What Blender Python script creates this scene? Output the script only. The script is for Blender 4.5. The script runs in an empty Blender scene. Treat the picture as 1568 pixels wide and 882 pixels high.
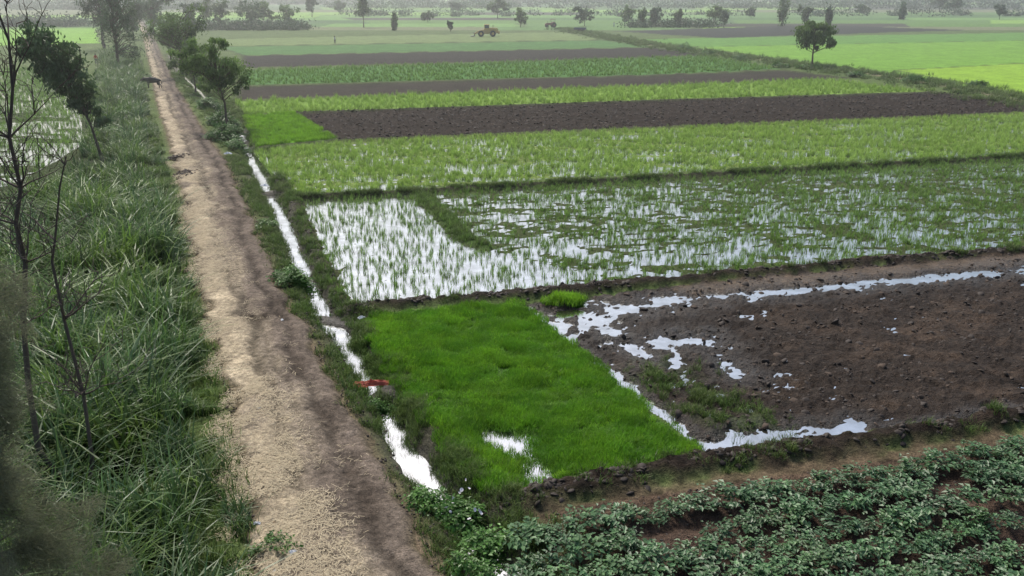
import bpy, math, numpy as np, bmesh
from mathutils import Vector
rng=np.random.default_rng(7)
R=math.radians
scene=bpy.context.scene
COL=scene.collection
# ------------------------------------------------------------------ image pixels to ground plane
F0=1358.0; PIT=R(18.6); CAMH=12.0
def G(px,py,z=0.0):
    """image pixel unprojected through the camera -> ground plan position in metres at height z"""
    u=(px-784)/F0; v=(py-441)/F0
    t=(CAMH-z)/(math.sin(PIT)+v*math.cos(PIT))
    return (t*u,t*(math.cos(PIT)-v*math.sin(PIT)))
def poly(l,z=0.0): return np.array([G(a,b,z) for a,b in l])
# ------------------------------------------------------------------ noise
def vn(x,y,s=0.0):
    ix=np.floor(x); iy=np.floor(y); fx=x-ix; fy=y-iy
    fx=fx*fx*(3-2*fx); fy=fy*fy*(3-2*fy)
    def h(a,b):
        q=np.sin(a*127.1+b*311.7+s*74.7)*43758.5453
        return q-np.floor(q)
    return (h(ix,iy)*(1-fx)+h(ix+1,iy)*fx)*(1-fy)+(h(ix,iy+1)*(1-fx)+h(ix+1,iy+1)*fx)*fy
def fbm(x,y,s=0.0,o=4):
    a=.5; t=0; n=0
    for i in range(o):
        t=t+a*vn(x,y,s+i*3.1); n+=a; a*=.5; x=x*2.03+5.2; y=y*2.03+1.7
    return t/n
def dline(x,y,P):
    d=np.full(x.shape,1e9)
    for i in range(len(P)-1):
        ax,ay=P[i]; bx,by=P[i+1]; dx,dy=bx-ax,by-ay
        t=np.clip(((x-ax)*dx+(y-ay)*dy)/(dx*dx+dy*dy+1e-9),0,1)
        d=np.minimum(d,np.hypot(x-ax-t*dx,y-ay-t*dy))
    return d
def inpoly(x,y,P):
    c=np.zeros(x.shape,bool); n=len(P)
    for i in range(n):
        x1,y1=P[i]; x2,y2=P[(i+1)%n]
        if y1==y2: continue
        c^=((y1>y)!=(y2>y))&(x<(x2-x1)*(y-y1)/(y2-y1)+x1)
    return c
def sstep(a,b,x):
    t=np.clip((x-a)/(b-a),0,1); return t*t*(3-2*t)
# ------------------------------------------------------------------ plan, points given in image pixels
roadL=poly([(440,1060),(398,882),(380,760),(368,690),(346,560),(316,470),(297,380),(282,300),(260,220),(239,150),(232,110),(225,80),(218,50),(210,33),(205,15)],.1)
roadR=poly([(785,1060),(690,882),(640,800),(590,720),(545,640),(510,570),(470,500),(430,440),(405,380),(385,330),(350,250),(300,180),(270,130),(250,90),(237,60),(221,33),(210,15)],.1)
canal=poly([(860,1000),(785,900),(750,850),(700,785),(655,735),(625,690),(600,640),(585,605),(565,575),(530,520),(485,460),(455,385),(425,320),(400,275),(380,235),(368,205),(325,160),(280,115),(262,85)],-.3)
P_seed=poly([(555,488),(650,475),(790,464),(830,495),(900,550),(975,615),(1068,690),(1060,702),(900,730),(755,752),(690,692),(620,600)])
P_mud=poly([(800,466),(1000,443),(1300,412),(1700,378),(1750,610),(1568,632),(1300,672),(1090,700),(1000,630),(900,550)])
P_flood=poly([(455,302),(640,293),(1000,272),(1568,238),(1800,224),(1850,350),(1568,378),(1200,410),(800,446),(525,468),(500,430),(478,370)])
P_floodL=poly([(455,302),(640,295),(680,330),(715,365),(745,380),(900,420),(800,446),(525,468),(500,430),(478,370)])
divide=poly([(640,295),(680,330),(710,362),(745,376)])
P_bright=poly([(388,232),(512,217),(1000,196),(1568,173),(1750,165),(1800,222),(1568,235),(1000,264),(640,287),(440,297)])
P_patch=poly([(375,180),(450,175),(515,215),(392,226)])
P_brown1=poly([(450,173),(1000,155),(1440,142),(1568,156),(1600,170),(1568,173),(1000,196),(514,216)])
P_green2=poly([(360,156),(1000,132),(1260,122),(1432,141),(1000,154),(372,177)])
P_brown2=poly([(366,134),(1000,116),(1200,108),(1300,120),(1000,131),(362,154)])
P_green3=poly([(368,108),(1080,86),(1200,106),(1000,115),(366,132)])
P_brown3=poly([(372,86),(1000,73),(1085,85),(900,91),(372,104)])
P_green4=poly([(335,72),(925,62),(1000,72),(372,85)])
P_tan=poly([(330,60),(860,49),(925,61),(335,71)])
P_rf1=poly([(1060,72),(1568,62),(2000,55),(2200,140),(1568,150),(1350,112)])
P_rf2=poly([(1370,108),(1568,97),(1900,90),(2000,165),(1590,150)])
P_rf3=poly([(980,60),(1568,50),(2000,45),(2000,60),(1568,72),(1100,80)])
P_brown4=poly([(940,48),(1250,38),(1480,46),(1100,58)])
P_lp=poly([(-400,110),(0,105),(75,103),(125,150),(125,220),(60,262),(0,290),(-500,330)])
P_lg=poly([(-400,47),(0,45),(140,43),(150,66),(0,70),(-400,74)])
bundA=poly([(520,470),(700,456),(1000,431),(1300,402),(1568,381),(1850,355)],.15)
bundB=poly([(440,300),(640,290),(1000,269),(1568,237),(1850,220)],.15)
bundC=poly([(750,765),(900,740),(1060,708),(1300,676),(1568,634),(1800,600)],.15)
bundL=poly([(545,500),(600,590),(660,665),(715,725),(755,765)],.1)
bundF=poly([(425,270),(445,303),(476,375),(502,430),(520,470)],.1)
dryband=poly([(1060,445),(1300,421),(1568,396),(1850,370)])
W=[(poly([(870,478),(960,472),(1080,452),(1200,440),(1350,430),(1568,410),(1800,388)]),.6,.17),
   (poly([(800,468),(850,500),(890,543),(950,588),(1000,625),(1050,668),(1090,692)]),.26,.24),
   (poly([(1085,694),(1130,674),(1200,668),(1305,656)]),.40,.26),
   (poly([(900,485),(960,530),(990,550)]),.4,.14),(poly([(1110,553),(1130,570)]),.4,.17),
   (poly([(1010,523),(1080,520)]),.5,.16),(poly([(1310,668),(1560,628)]),.2,.12)]
divR=poly([(860,44),(1000,70),(1200,97),(1400,124),(1568,156),(1800,200)])
P_potato=poly([(795,800),(900,776),(1060,752),(1568,676),(1800,640),(2000,1000),(860,1050),(790,860)])
farfields=[]
r2=np.random.default_rng(3)
bands=[46,41,36,31,27,23,19,15,11,7,3,-1,-5]
pal=[(.12,.23,.05),(.19,.35,.06),(.09,.18,.05),(.24,.42,.07),(.13,.24,.07),(.18,.20,.10),(.08,.15,.05),(.17,.32,.08),(.06,.05,.04)]
for i in range(len(bands)-1):
    xs=[-900]
    while xs[-1]<2600: xs.append(xs[-1]+r2.uniform(130,520))
    for a,b in zip(xs[:-1],xs[1:]):
        farfields.append((poly([(a,bands[i]),(b,bands[i]),(b+r2.uniform(-30,30),bands[i+1]),(a+r2.uniform(-30,30),bands[i+1])]),pal[r2.integers(len(pal))]))
SOIL=(.038,.027,.020)
fields=[ # poly,colour,bump,zoff
 (P_tan,(.16,.22,.08),.2,0),(P_green4,(.08,.18,.05),.2,0),(P_brown3,(.036,.030,.026),.6,0),
 (P_green3,(.08,.19,.045),.3,0),(P_brown2,(.045,.038,.03),.6,0),(P_green2,(.19,.31,.055),.3,0),
 (P_brown1,(.036,.026,.020),1.,0),(P_rf3,(.12,.26,.05),.2,0),(P_rf1,(.17,.34,.045),.3,0),(P_rf2,(.24,.41,.04),.2,0),
 (P_brown4,(.032,.029,.028),.4,0),(P_lg,(.20,.40,.05),.2,0),(P_patch,(.13,.32,.02),.2,0),
 (P_bright,(.16,.22,.06),.2,-.07),(P_flood,(.05,.055,.03),.3,-.075),(P_lp,(.13,.18,.07),.2,-.07),
 (P_seed,(.05,.11,.02),.2,-.02),(P_mud,SOIL,1.,0.),(P_potato,(.085,.058,.043),.8,0)]
faredges=[P_tan,P_green4,P_brown3,P_green3,P_brown2,P_green2,P_brown1,P_patch,P_rf1,P_rf2]
def terrain(x,y,full=True):
    n=x.shape
    far=np.clip(y/60,.25,20)
    xj=x+(vn(x/far*1.1,y/far*1.1,9)-.5)*.35*far; yj=y+(vn(x/far*1.1,y/far*1.1,19)-.5)*.35*far
    near=y<260
    f1=fbm(x*.6,y*.6,1); f2=fbm(x*2.3,y*2.3,2,3)
    z=(f1-.5)*.16+(f2-.5)*.08
    col=np.zeros(n+(3,)); wet=np.zeros(n); bump=np.full(n,.5)
    gsel=fbm(x*.35,y*.35,5)[...,None]
    col[:]=np.array((.08,.12,.035))*(1-gsel)+np.array((.12,.17,.055))*gsel
    if full:
        for P,c in farfields:
            x0,y0=P.min(0); x1,y1=P.max(0)
            m=(x>x0)&(x<x1)&(y>y0)&(y<y1)
            if m.any():
                mm=m.copy(); mm[m]=inpoly(xj[m],yj[m],P); col[mm]=c
    for k,(P,c,b,zo) in enumerate(fields):
        x0,y0=P.min(0)-1; x1,y1=P.max(0)+1
        m=(x>x0)&(x<x1)&(y>y0)&(y<y1)
        if not m.any(): continue
        mm=m.copy(); mm[m]=inpoly(xj[m],yj[m],P)
        col[mm]=c; bump[mm]=b
        if P is P_flood:
            X=x[mm];Y=y[mm]; a=fbm(X*.35+3,Y*.9,11,4); a2=fbm(X*1.8,Y*3.,111,3); L=inpoly(X,Y,P_floodL)
            rr=sstep(8,45,X)
            z[mm]=np.where(L,-.12+(a2-.5)*.10,-.092+(a-.5)*.10+(a2-.5)*.15+rr*.02)+(vn(X*5,Y*5,3)-.5)*.04
            col[mm]=np.array((.05,.055,.03))*(1-.6*a[:,None])+np.array((.07,.11,.025))*.6*a[:,None]
        elif P is P_bright:
            a=fbm(x[mm]*.3,y[mm]*.8,12,4); z[mm]=-.11+(a-.5)*.12+(vn(x[mm]*3,y[mm]*4,3)-.5)*.06
        elif P is P_lp:
            a=fbm(x[mm]*.2,y[mm]*.4,13,4); z[mm]=-.13+(a-.5)*.14
        elif P is P_mud:
            X=x[mm];Y=y[mm]; a=fbm(X*1.4,Y*1.4,14,4); b2=vn(X*4,Y*5,15); b3=vn(X*9,Y*9,17)
            z[mm]=.035+(a-.5)*.22+(np.abs(b2-.5)*2-.5)*.11+(b3-.5)*.08
        elif P is P_brown1:
            z[mm]=(fbm(x[mm]*1.2,y[mm]*1.2,16,3)-.5)*.3
        elif P is P_seed:
            q=np.exp(-(dline(x[mm],y[mm],poly([(745,668),(800,675)]))/.75)**2)+np.exp(-(dline(x[mm],y[mm],poly([(812,712),(818,730)]))/.55)**2)
            z[mm]=-.03-.12*q+(vn(x[mm]*3,y[mm]*3,4)-.5)*.03
        elif P is P_potato:
            A_=bundC[0]; B_=bundC[4]; d_=(B_-A_)/np.linalg.norm(B_-A_); off=(x[mm]-A_[0])*d_[1]-(y[mm]-A_[1])*d_[0]
            z[mm]=.06*np.cos((off-1.75)/.92*6.283)+(vn(x[mm]*3,y[mm]*3,k)-.5)*.08
        else: z[mm]=(vn(x[mm]*1.5,y[mm]*1.5,k)-.5)*.08+zo
    m=inpoly(xj,yj,P_mud)&near
    if m.any():
        X=x[m];Y=y[m]; w=np.zeros(X.shape); zz=z[m]
        wob=(fbm(X*1.3,Y*1.3,22,4)-.5)
        for P,wd,dp in W:
            d=np.maximum(dline(X,Y,P)+wob*wd*2.6,0); g=np.exp(-(d/wd)**2)
            zz=zz-dp*g*(.25+1.3*fbm(X*1.6,Y*2.,21,4)); w=np.maximum(w,np.exp(-(d/(wd*3.))**2))
        soft=sstep(17,1,X-(Y-30)*.3)
        zz=zz-.18*sstep(.55,.68,fbm(X*2.6,Y*3.6,27,4))*soft*sstep(.42,.56,fbm(X*.6,Y*.6,127,2))
        z[m]=zz; w=np.maximum(w,soft*(.3+.4*fbm(X*.7,Y*.7,31)))
        dry=sstep(.48,.72,fbm(X*.8,Y*1.1,25,4))*(1-w)
        c=np.array(SOIL)*(1-dry[:,None]*.7)+np.array((.085,.058,.040))*dry[:,None]*.7
        col[m]=c*(1-.4*w[:,None]); wet[m]=np.maximum(w*.9,.2)
    d=dline(x,y,poly([(1010,570),(1080,625),(1150,640)])); g=np.exp(-(d/1.0)**2)*m*(fbm(x*2,y*2,44)>.5)
    col=col*(1-.6*g[...,None])+np.array((.06,.10,.02))*.6*g[...,None]
    def band(P,wd,h,c,amt=1.,zn=.5,seed=50,cl=.7,wt=0,bu=0):
        nonlocal z,col,wet
        x0,y0=P.min(0)-4*wd-1; x1,y1=P.max(0)+4*wd+1
        m=(x>x0)&(x<x1)&(y>y0)&(y<y1)
        if not m.any(): return
        X=x[m];Y=y[m]
        d=dline(X,Y,P)+(fbm(X*1.6,Y*1.6,seed,4)-.5)*wd*1.7
        d=np.maximum(d,0); g=np.exp(-(d/wd)**(3 if bu else 4))
        hh=h*(1-zn*.5+zn*fbm(X*2.2,Y*2.2,seed+1,3))
        if bu: hh=hh+(vn(X*5,Y*5,seed+5)-.5)*.11+(vn(X*9,Y*9,seed+6)-.5)*.06
        z[m]=z[m]*(1-g)+g*hh
        gc=(g**cl*amt)[:,None]
        col[m]=col[m]*(1-gc)+np.array(c)*(.45+1.1*fbm(X*3,Y*3,seed+2,3)[:,None])*gc
        if wt: wet[m]=np.maximum(wet[m]*(1-g),wt*g)
        if bu: bump[m]=np.maximum(bump[m],g)
    for P in faredges:
        Q=np.vstack([P,P[:1]]); band(Q,.45,.12,(.06,.075,.03),.8,seed=60)
    band(divR,2.6,.1,(.09,.14,.04),.9,seed=63); band(divR,.9,.15,(.24,.20,.13),.9,seed=64)
    band(dryband,.6,.08,(.13,.09,.055),.85,seed=66)
    band(divide,.45,.06,(.06,.11,.025),.9,seed=67)
    band(bundB,.42,.17,(.032,.034,.018),1,seed=70)
    band(bundA,.42,.28,(.030,.022,.015),1,seed=72,wt=.1,zn=.8,bu=1)
    band(bundC+np.array((.3,-1.)),.62,.06,(.115,.08,.055),.9,seed=75)
    band(bundC,.42,.32,(.030,.021,.015),1,seed=74,wt=.1,zn=.8,bu=1)
    band(bundL,.5,.2,(.045,.038,.024),1,seed=76,wt=.1,bu=1)
    band(bundF,.42,.28,(.030,.023,.016),1,seed=78,wt=.1,zn=.8,bu=1)
    m=(y<330)&(x<6)
    if m.any():
        X=x[m];Y=y[m]; d=dline(X,Y,canal)
        wn=fbm(X*1.2,Y*1.2,81,3); bank=np.exp(-(d/1.5)**4)
        cb=np.array((.08,.085,.04))*(.6+.8*fbm(X*1.5,Y*1.5,83)[:,None])
        cc=col[m]*(1-.8*bank[:,None])+cb*.8*bank[:,None]
        bed=np.exp(-(d/.55)**2)
        dam=sum(np.exp(-(np.hypot(X-G(a,b_)[0],Y-G(a,b_)[1])/q)**4) for a,b_,q in ((588,598,.5),(412,290,.7),(458,420,.6),(372,215,1.)))
        z[m]=z[m]-(.63+.6*(wn-.5))*bed*(1-.8*np.clip(dam,0,1))
        bd=np.exp(-(d/.8)**2)[:,None]
        cc=cc*(1-bd)+np.array((.04,.035,.022))*bd
        col[m]=cc; wet[m]=np.maximum(wet[m],.5*np.exp(-(d/.8)**4))
    band(poly([(500,480),(545,488)]),.5,-.2,(.03,.025,.02),1,seed=90,wt=.7)
    xl=np.interp(y,roadL[:,1],roadL[:,0]); xr=np.interp(y,roadR[:,1],roadR[:,0])
    inr=np.minimum(x-xl,xr-x); g=sstep(-.5,.3,inr); z=z*(1-g)+.0*g
    g3=g[...,None]; col=col*(1-g3)+np.array((.17,.13,.09))*g3
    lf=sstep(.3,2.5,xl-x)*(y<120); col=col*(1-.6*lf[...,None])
    return z,col,wet,bump
# ------------------------------------------------------------------ mesh helpers
def mk(name,V,Fc,mats=(),smooth=False,attrs=None,link=True,midx=None):
    V=np.asarray(V,np.float32); Fc=np.asarray(Fc,np.int32)
    me=bpy.data.meshes.new(name); k=Fc.shape[1]
    me.vertices.add(len(V)); me.vertices.foreach_set('co',V.ravel())
    me.loops.add(Fc.size); me.loops.foreach_set('vertex_index',Fc.ravel())
    me.polygons.add(len(Fc)); me.polygons.foreach_set('loop_start',np.arange(0,Fc.size,k,dtype=np.int32))
    try: me.polygons.foreach_set('loop_total',np.full(len(Fc),k,np.int32))
    except Exception: pass
    if midx is not None: me.polygons.foreach_set('material_index',np.asarray(midx,np.int32))
    me.polygons.foreach_set('use_smooth',np.full(len(Fc),smooth,bool))
    for n,(t,d) in (attrs or {}).items():
        a=me.attributes.new(n,t,'POINT')
        a.data.foreach_set({'FLOAT':'value','FLOAT_VECTOR':'vector','FLOAT_COLOR':'color','INT':'value'}[t],np.asarray(d).ravel())
    me.update(calc_edges=True); 
    for m in mats: me.materials.append(m)
    ob=bpy.data.objects.new(name,me)
    if link: COL.objects.link(ob)
    return ob
# ------------------------------------------------------------------ material helpers
def newmat(name):
    m=bpy.data.materials.new(name); m.use_nodes=True; nt=m.node_tree; nt.nodes.clear()
    o=nt.nodes.new('ShaderNodeOutputMaterial'); return m,nt,o
def N(nt,t,**k):
    n=nt.nodes.new(t)
    for a,b in k.items():
        if a in n.inputs: n.inputs[a].default_value=b
        else: setattr(n,a,b)
    return n
def mixc(nt,fac,a,b,bt='MIX'):
    n=nt.nodes.new('ShaderNodeMix'); n.data_type='RGBA'; n.blend_type=bt
    for i,v in ((0,fac),(6,a),(7,b)):
        if isinstance(v,bpy.types.NodeSocket): nt.links.new(v,n.inputs[i])
        else: n.inputs[i].default_value=v if i==0 else (*v,1)
    return n.outputs[2]
def ramp(nt,inp,a,b,ca=0,cb=1,interp='LINEAR'):
    n=nt.nodes.new('ShaderNodeMapRange'); n.interpolation_type=interp; n.inputs[1].default_value=a; n.inputs[2].default_value=b; n.inputs[3].default_value=ca; n.inputs[4].default_value=cb
    nt.links.new(inp,n.inputs[0]); return n.outputs[0]
def noise(nt,vec,scale,detail=4,rough=.55):
    n=nt.nodes.new('ShaderNodeTexNoise'); n.inputs['Scale'].default_value=scale; n.inputs['Detail'].default_value=detail; n.inputs['Roughness'].default_value=rough
    if vec is not None: nt.links.new(vec,n.inputs['Vector'])
    return n.outputs['Fac']
def haze_tint(nt,geo,c,amt=.55):
    """distance haze painted into the base colour, paler with world Y"""
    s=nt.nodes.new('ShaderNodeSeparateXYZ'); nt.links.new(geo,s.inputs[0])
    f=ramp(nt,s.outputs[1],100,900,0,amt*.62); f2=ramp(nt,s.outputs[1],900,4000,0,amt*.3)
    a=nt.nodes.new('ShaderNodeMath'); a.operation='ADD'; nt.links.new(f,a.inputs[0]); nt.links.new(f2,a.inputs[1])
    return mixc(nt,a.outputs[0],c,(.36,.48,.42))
def simple(name,c,rough=.8,bump=0,bs=5,var=.25,vs=3,metal=0):
    m,nt,o=newmat(name); tc=nt.nodes.new('ShaderNodeTexCoord').outputs['Object']
    b=N(nt,'ShaderNodeBsdfPrincipled'); b.inputs['Roughness'].default_value=rough; b.inputs['Metallic'].default_value=metal
    c2=mixc(nt,noise(nt,tc,vs),tuple(k*(1-var) for k in c),tuple(min(1,k*(1+var)) for k in c)); nt.links.new(c2,b.inputs['Base Color'])
    if bump:
        bp=N(nt,'ShaderNodeBump'); bp.inputs['Strength'].default_value=bump; nt.links.new(noise(nt,tc,bs),bp.inputs['Height']); nt.links.new(bp.outputs[0],b.inputs['Normal'])
    nt.links.new(b.outputs[0],o.inputs[0]); return m
def groundmat(name):
    m,nt,o=newmat(name)
    geo=nt.nodes.new('ShaderNodeNewGeometry').outputs['Position']
    a=N(nt,'ShaderNodeAttribute',attribute_name='col').outputs['Color']
    w=N(nt,'ShaderNodeAttribute',attribute_name='wet').outputs['Fac']
    bu=N(nt,'ShaderNodeAttribute',attribute_name='bump').outputs['Fac']
    n1=noise(nt,geo,6,4,.65); n2=noise(nt,geo,.25,3); n3=noise(nt,geo,28,2,.6); n4=noise(nt,geo,.9,4,.6)
    v=nt.nodes.new('ShaderNodeMath'); v.operation='MULTIPLY'
    nt.links.new(ramp(nt,n1,.3,.7,.5,1.5),v.inputs[0]); nt.links.new(ramp(nt,n2,.3,.7,.85,1.15),v.inputs[1])
    v2=nt.nodes.new('ShaderNodeMath'); v2.operation='MULTIPLY'; nt.links.new(v.outputs[0],v2.inputs[0]); nt.links.new(ramp(nt,n3,.3,.7,.6,1.4),v2.inputs[1])
    v3=nt.nodes.new('ShaderNodeMath'); v3.operation='MULTIPLY'; nt.links.new(v2.outputs[0],v3.inputs[0]); nt.links.new(ramp(nt,n4,.3,.7,.8,1.2),v3.inputs[1])
    sc=nt.nodes.new('ShaderNodeVectorMath'); sc.operation='SCALE'; nt.links.new(a,sc.inputs[0]); nt.links.new(v3.outputs[0],sc.inputs['Scale'])
    b=N(nt,'ShaderNodeBsdfPrincipled'); nt.links.new(haze_tint(nt,geo,sc.outputs[0]),b.inputs['Base Color'])
    nt.links.new(ramp(nt,w,0,1,.95,.22),b.inputs['Roughness']); nt.links.new(ramp(nt,w,0,1,.12,.6),b.inputs['Specular IOR Level'])
    bp=N(nt,'ShaderNodeBump'); bp.inputs['Distance'].default_value=.22
    nt.links.new(ramp(nt,bu,0,1,.15,1),bp.inputs['Strength'])
    ad=nt.nodes.new('ShaderNodeMath'); ad.operation='ADD'; nt.links.new(n1,ad.inputs[0]); 
    h2=ramp(nt,n3,0,1,0,.35); nt.links.new(h2,ad.inputs[1]); nt.links.new(ad.outputs[0],bp.inputs['Height'])
    nt.links.new(bp.outputs[0],b.inputs['Normal']); nt.links.new(b.outputs[0],o.inputs[0]); return m
def watermat(name,refl=.8,deep=(.05,.05,.035),rough=.06,bmp=.05):
    m,nt,o=newmat(name); geo=nt.nodes.new('ShaderNodeNewGeometry').outputs['Position']
    d=N(nt,'ShaderNodeBsdfDiffuse'); d.inputs[0].default_value=(*deep,1)
    g=N(nt,'ShaderNodeBsdfGlossy'); g.inputs['Roughness'].default_value=rough; g.inputs[0].default_value=(.93,.96,1,1)
    bp=N(nt,'ShaderNodeBump'); bp.inputs['Strength'].default_value=bmp; bp.inputs['Distance'].default_value=.05
    nt.links.new(noise(nt,geo,5,3),bp.inputs['Height']); nt.links.new(bp.outputs[0],g.inputs['Normal'])
    mx=N(nt,'ShaderNodeMixShader'); nt.links.new(ramp(nt,noise(nt,geo,1.2,4),.3,.7,refl-.18,refl+.08),mx.inputs[0])
    nt.links.new(d.outputs[0],mx.inputs[1]); nt.links.new(g.outputs[0],mx.inputs[2]); nt.links.new(mx.outputs[0],o.inputs[0]); return m
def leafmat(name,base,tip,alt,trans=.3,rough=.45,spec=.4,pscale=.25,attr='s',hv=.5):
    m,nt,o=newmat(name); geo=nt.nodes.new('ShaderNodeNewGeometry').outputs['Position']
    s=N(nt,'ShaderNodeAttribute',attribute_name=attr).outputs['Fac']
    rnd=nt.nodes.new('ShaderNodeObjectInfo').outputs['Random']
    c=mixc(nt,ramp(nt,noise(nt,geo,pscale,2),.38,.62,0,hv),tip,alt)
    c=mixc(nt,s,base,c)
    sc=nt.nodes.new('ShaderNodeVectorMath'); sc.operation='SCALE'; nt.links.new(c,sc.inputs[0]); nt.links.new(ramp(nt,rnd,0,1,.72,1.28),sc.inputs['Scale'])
    cc=haze_tint(nt,geo,sc.outputs[0])
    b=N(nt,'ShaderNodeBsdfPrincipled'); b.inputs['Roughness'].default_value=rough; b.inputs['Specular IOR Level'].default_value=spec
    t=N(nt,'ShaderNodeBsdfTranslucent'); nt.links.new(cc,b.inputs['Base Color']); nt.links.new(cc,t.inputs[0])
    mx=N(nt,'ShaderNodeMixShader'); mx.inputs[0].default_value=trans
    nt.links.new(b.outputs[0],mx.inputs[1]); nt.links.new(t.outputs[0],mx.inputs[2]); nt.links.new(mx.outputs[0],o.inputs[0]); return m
M_ground=groundmat('soil_and_field')
M_water=watermat('still_water',.70)
M_pwater=watermat('paddy_water',.72,(.06,.06,.04),.1,.12)
M_bark=simple('bark',(.10,.08,.06),.9,.4,12)
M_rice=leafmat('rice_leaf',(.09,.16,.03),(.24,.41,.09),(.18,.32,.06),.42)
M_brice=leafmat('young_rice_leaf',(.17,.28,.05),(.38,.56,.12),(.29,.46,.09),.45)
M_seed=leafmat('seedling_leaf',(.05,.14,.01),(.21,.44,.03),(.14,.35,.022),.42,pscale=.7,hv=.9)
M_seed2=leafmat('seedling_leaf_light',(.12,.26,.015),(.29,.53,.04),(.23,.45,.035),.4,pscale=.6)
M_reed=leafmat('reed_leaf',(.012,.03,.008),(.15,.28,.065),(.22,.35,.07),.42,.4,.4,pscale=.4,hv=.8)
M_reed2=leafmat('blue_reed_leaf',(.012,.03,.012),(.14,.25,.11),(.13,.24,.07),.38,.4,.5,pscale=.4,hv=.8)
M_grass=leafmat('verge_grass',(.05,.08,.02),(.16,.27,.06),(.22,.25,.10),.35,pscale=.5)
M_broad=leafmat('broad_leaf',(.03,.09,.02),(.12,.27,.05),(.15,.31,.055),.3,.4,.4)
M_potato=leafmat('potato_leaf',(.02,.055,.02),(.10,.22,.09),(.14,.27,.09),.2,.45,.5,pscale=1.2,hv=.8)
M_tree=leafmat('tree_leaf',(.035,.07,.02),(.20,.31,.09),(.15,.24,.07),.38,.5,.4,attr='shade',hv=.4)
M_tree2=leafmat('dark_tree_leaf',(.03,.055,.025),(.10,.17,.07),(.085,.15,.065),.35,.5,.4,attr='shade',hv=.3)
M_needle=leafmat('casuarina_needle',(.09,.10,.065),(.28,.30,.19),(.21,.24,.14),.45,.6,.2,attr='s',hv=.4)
# ------------------------------------------------------------------ ground
ys=[8.0]
while ys[-1]<130: ys.append(ys[-1]+.0050*(ys[-1]+4))
while ys[-1]<7000: ys.append(ys[-1]*1.012)
ys=np.array(ys); ks=np.linspace(-1.0,1.0,720)
YY,KK=np.meshgrid(ys,ks,indexing='ij'); XX=(YY+10)*KK
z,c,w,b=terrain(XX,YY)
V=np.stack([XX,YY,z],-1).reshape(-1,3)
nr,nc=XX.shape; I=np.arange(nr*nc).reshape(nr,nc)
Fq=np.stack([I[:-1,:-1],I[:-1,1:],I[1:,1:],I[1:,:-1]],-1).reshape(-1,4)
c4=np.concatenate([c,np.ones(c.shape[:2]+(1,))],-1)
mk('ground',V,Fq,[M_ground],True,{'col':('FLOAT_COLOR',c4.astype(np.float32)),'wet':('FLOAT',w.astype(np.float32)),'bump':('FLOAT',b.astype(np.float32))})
def hz(x,y): 
    return terrain(np.asarray(x,float),np.asarray(y,float),False)[0]
def sheet(name,P,z,mat):
    me=bpy.data.meshes.new(name); me.from_pydata([(a,b,z) for a,b in P],[],[list(range(len(P)))]); me.materials.append(mat)
    o=bpy.data.objects.new(name,me); COL.objects.link(o); return o
cl=canal; nrm=[]
for i in range(len(cl)):
    a=cl[max(0,i-1)]; bq=cl[min(len(cl)-1,i+1)]; d=bq-a; d/=np.linalg.norm(d)+1e-9; nrm.append((-d[1],d[0]))
nrm=np.array(nrm)*1.6
Vc=np.array([[*p,-.33] for p in np.vstack([cl-nrm,cl+nrm])]); n=len(cl)
mk('canal_water',Vc,[[i,i+1,n+i+1,n+i] for i in range(n-1)],[M_water])
sheet('paddy_water',P_flood,-.085,M_pwater); sheet('paddy_water',P_bright,-.105,M_pwater)
sheet('paddy_water',P_lp,-.115,M_pwater); sheet('puddle_water',P_mud,-.075,M_water); sheet('seedbed_water',P_seed,-.09,M_water)
# ------------------------------------------------------------------ road
rys=[11.0]
while rys[-1]<420: rys.append(rys[-1]+max(.08,.0035*rys[-1]))
rys=np.array(rys); ts=np.linspace(0,1,60)
XL=np.interp(rys,roadL[:,1],roadL[:,0]); XR=np.interp(rys,roadR[:,1],roadR[:,0])
XL=XL+(fbm(rys*.9,rys*0,3,4)-.5)*.9-.15; XR=XR+(fbm(rys*.7,rys*0+9,4,4)-.5)*.9+.1
T,Yr=np.meshgrid(ts,rys); Xr=XL[:,None]*(1-T)+XR[:,None]*T
edge=np.minimum(T,1-T)
prof=sstep(0,.10,edge)
wob=(fbm(Yr*.12,Yr*0,77,3)-.5)*.16
rut=np.exp(-((T-.40-wob)/.05)**2)+np.exp(-((T-.74-wob)/.05)**2)+.5*np.exp(-((T-.5+wob)/.03)**2)
Zr=-.06+.17*prof+.05*np.sin(np.pi*T)-.09*rut+(fbm(Xr*1.5,Yr*1.5,7,5)-.5)*.14
base=np.array((.235,.195,.15)); straw=np.array((.42,.35,.245)); brown=np.array((.145,.116,.094))
f1=fbm(Xr*.9,Yr*.25,8,4); sl=np.exp(-((T-.22)/.22)**2)*sstep(.3,.6,f1+.1)+.6*np.exp(-((T-.57)/.06)**2)*sstep(.4,.6,f1)
sl=np.clip(sl,0,1)
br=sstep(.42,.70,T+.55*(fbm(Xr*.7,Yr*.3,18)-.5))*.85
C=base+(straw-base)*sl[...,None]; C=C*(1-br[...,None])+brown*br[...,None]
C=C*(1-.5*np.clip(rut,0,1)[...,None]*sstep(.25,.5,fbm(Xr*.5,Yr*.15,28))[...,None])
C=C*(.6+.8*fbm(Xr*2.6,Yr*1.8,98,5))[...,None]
e=1-sstep(.02,.13,edge+.10*(fbm(Xr*1.2,Yr*1.2,38)-.5)); C=C*(1-e[...,None]*.75)+np.array((.11,.09,.05))*e[...,None]*.75
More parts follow.
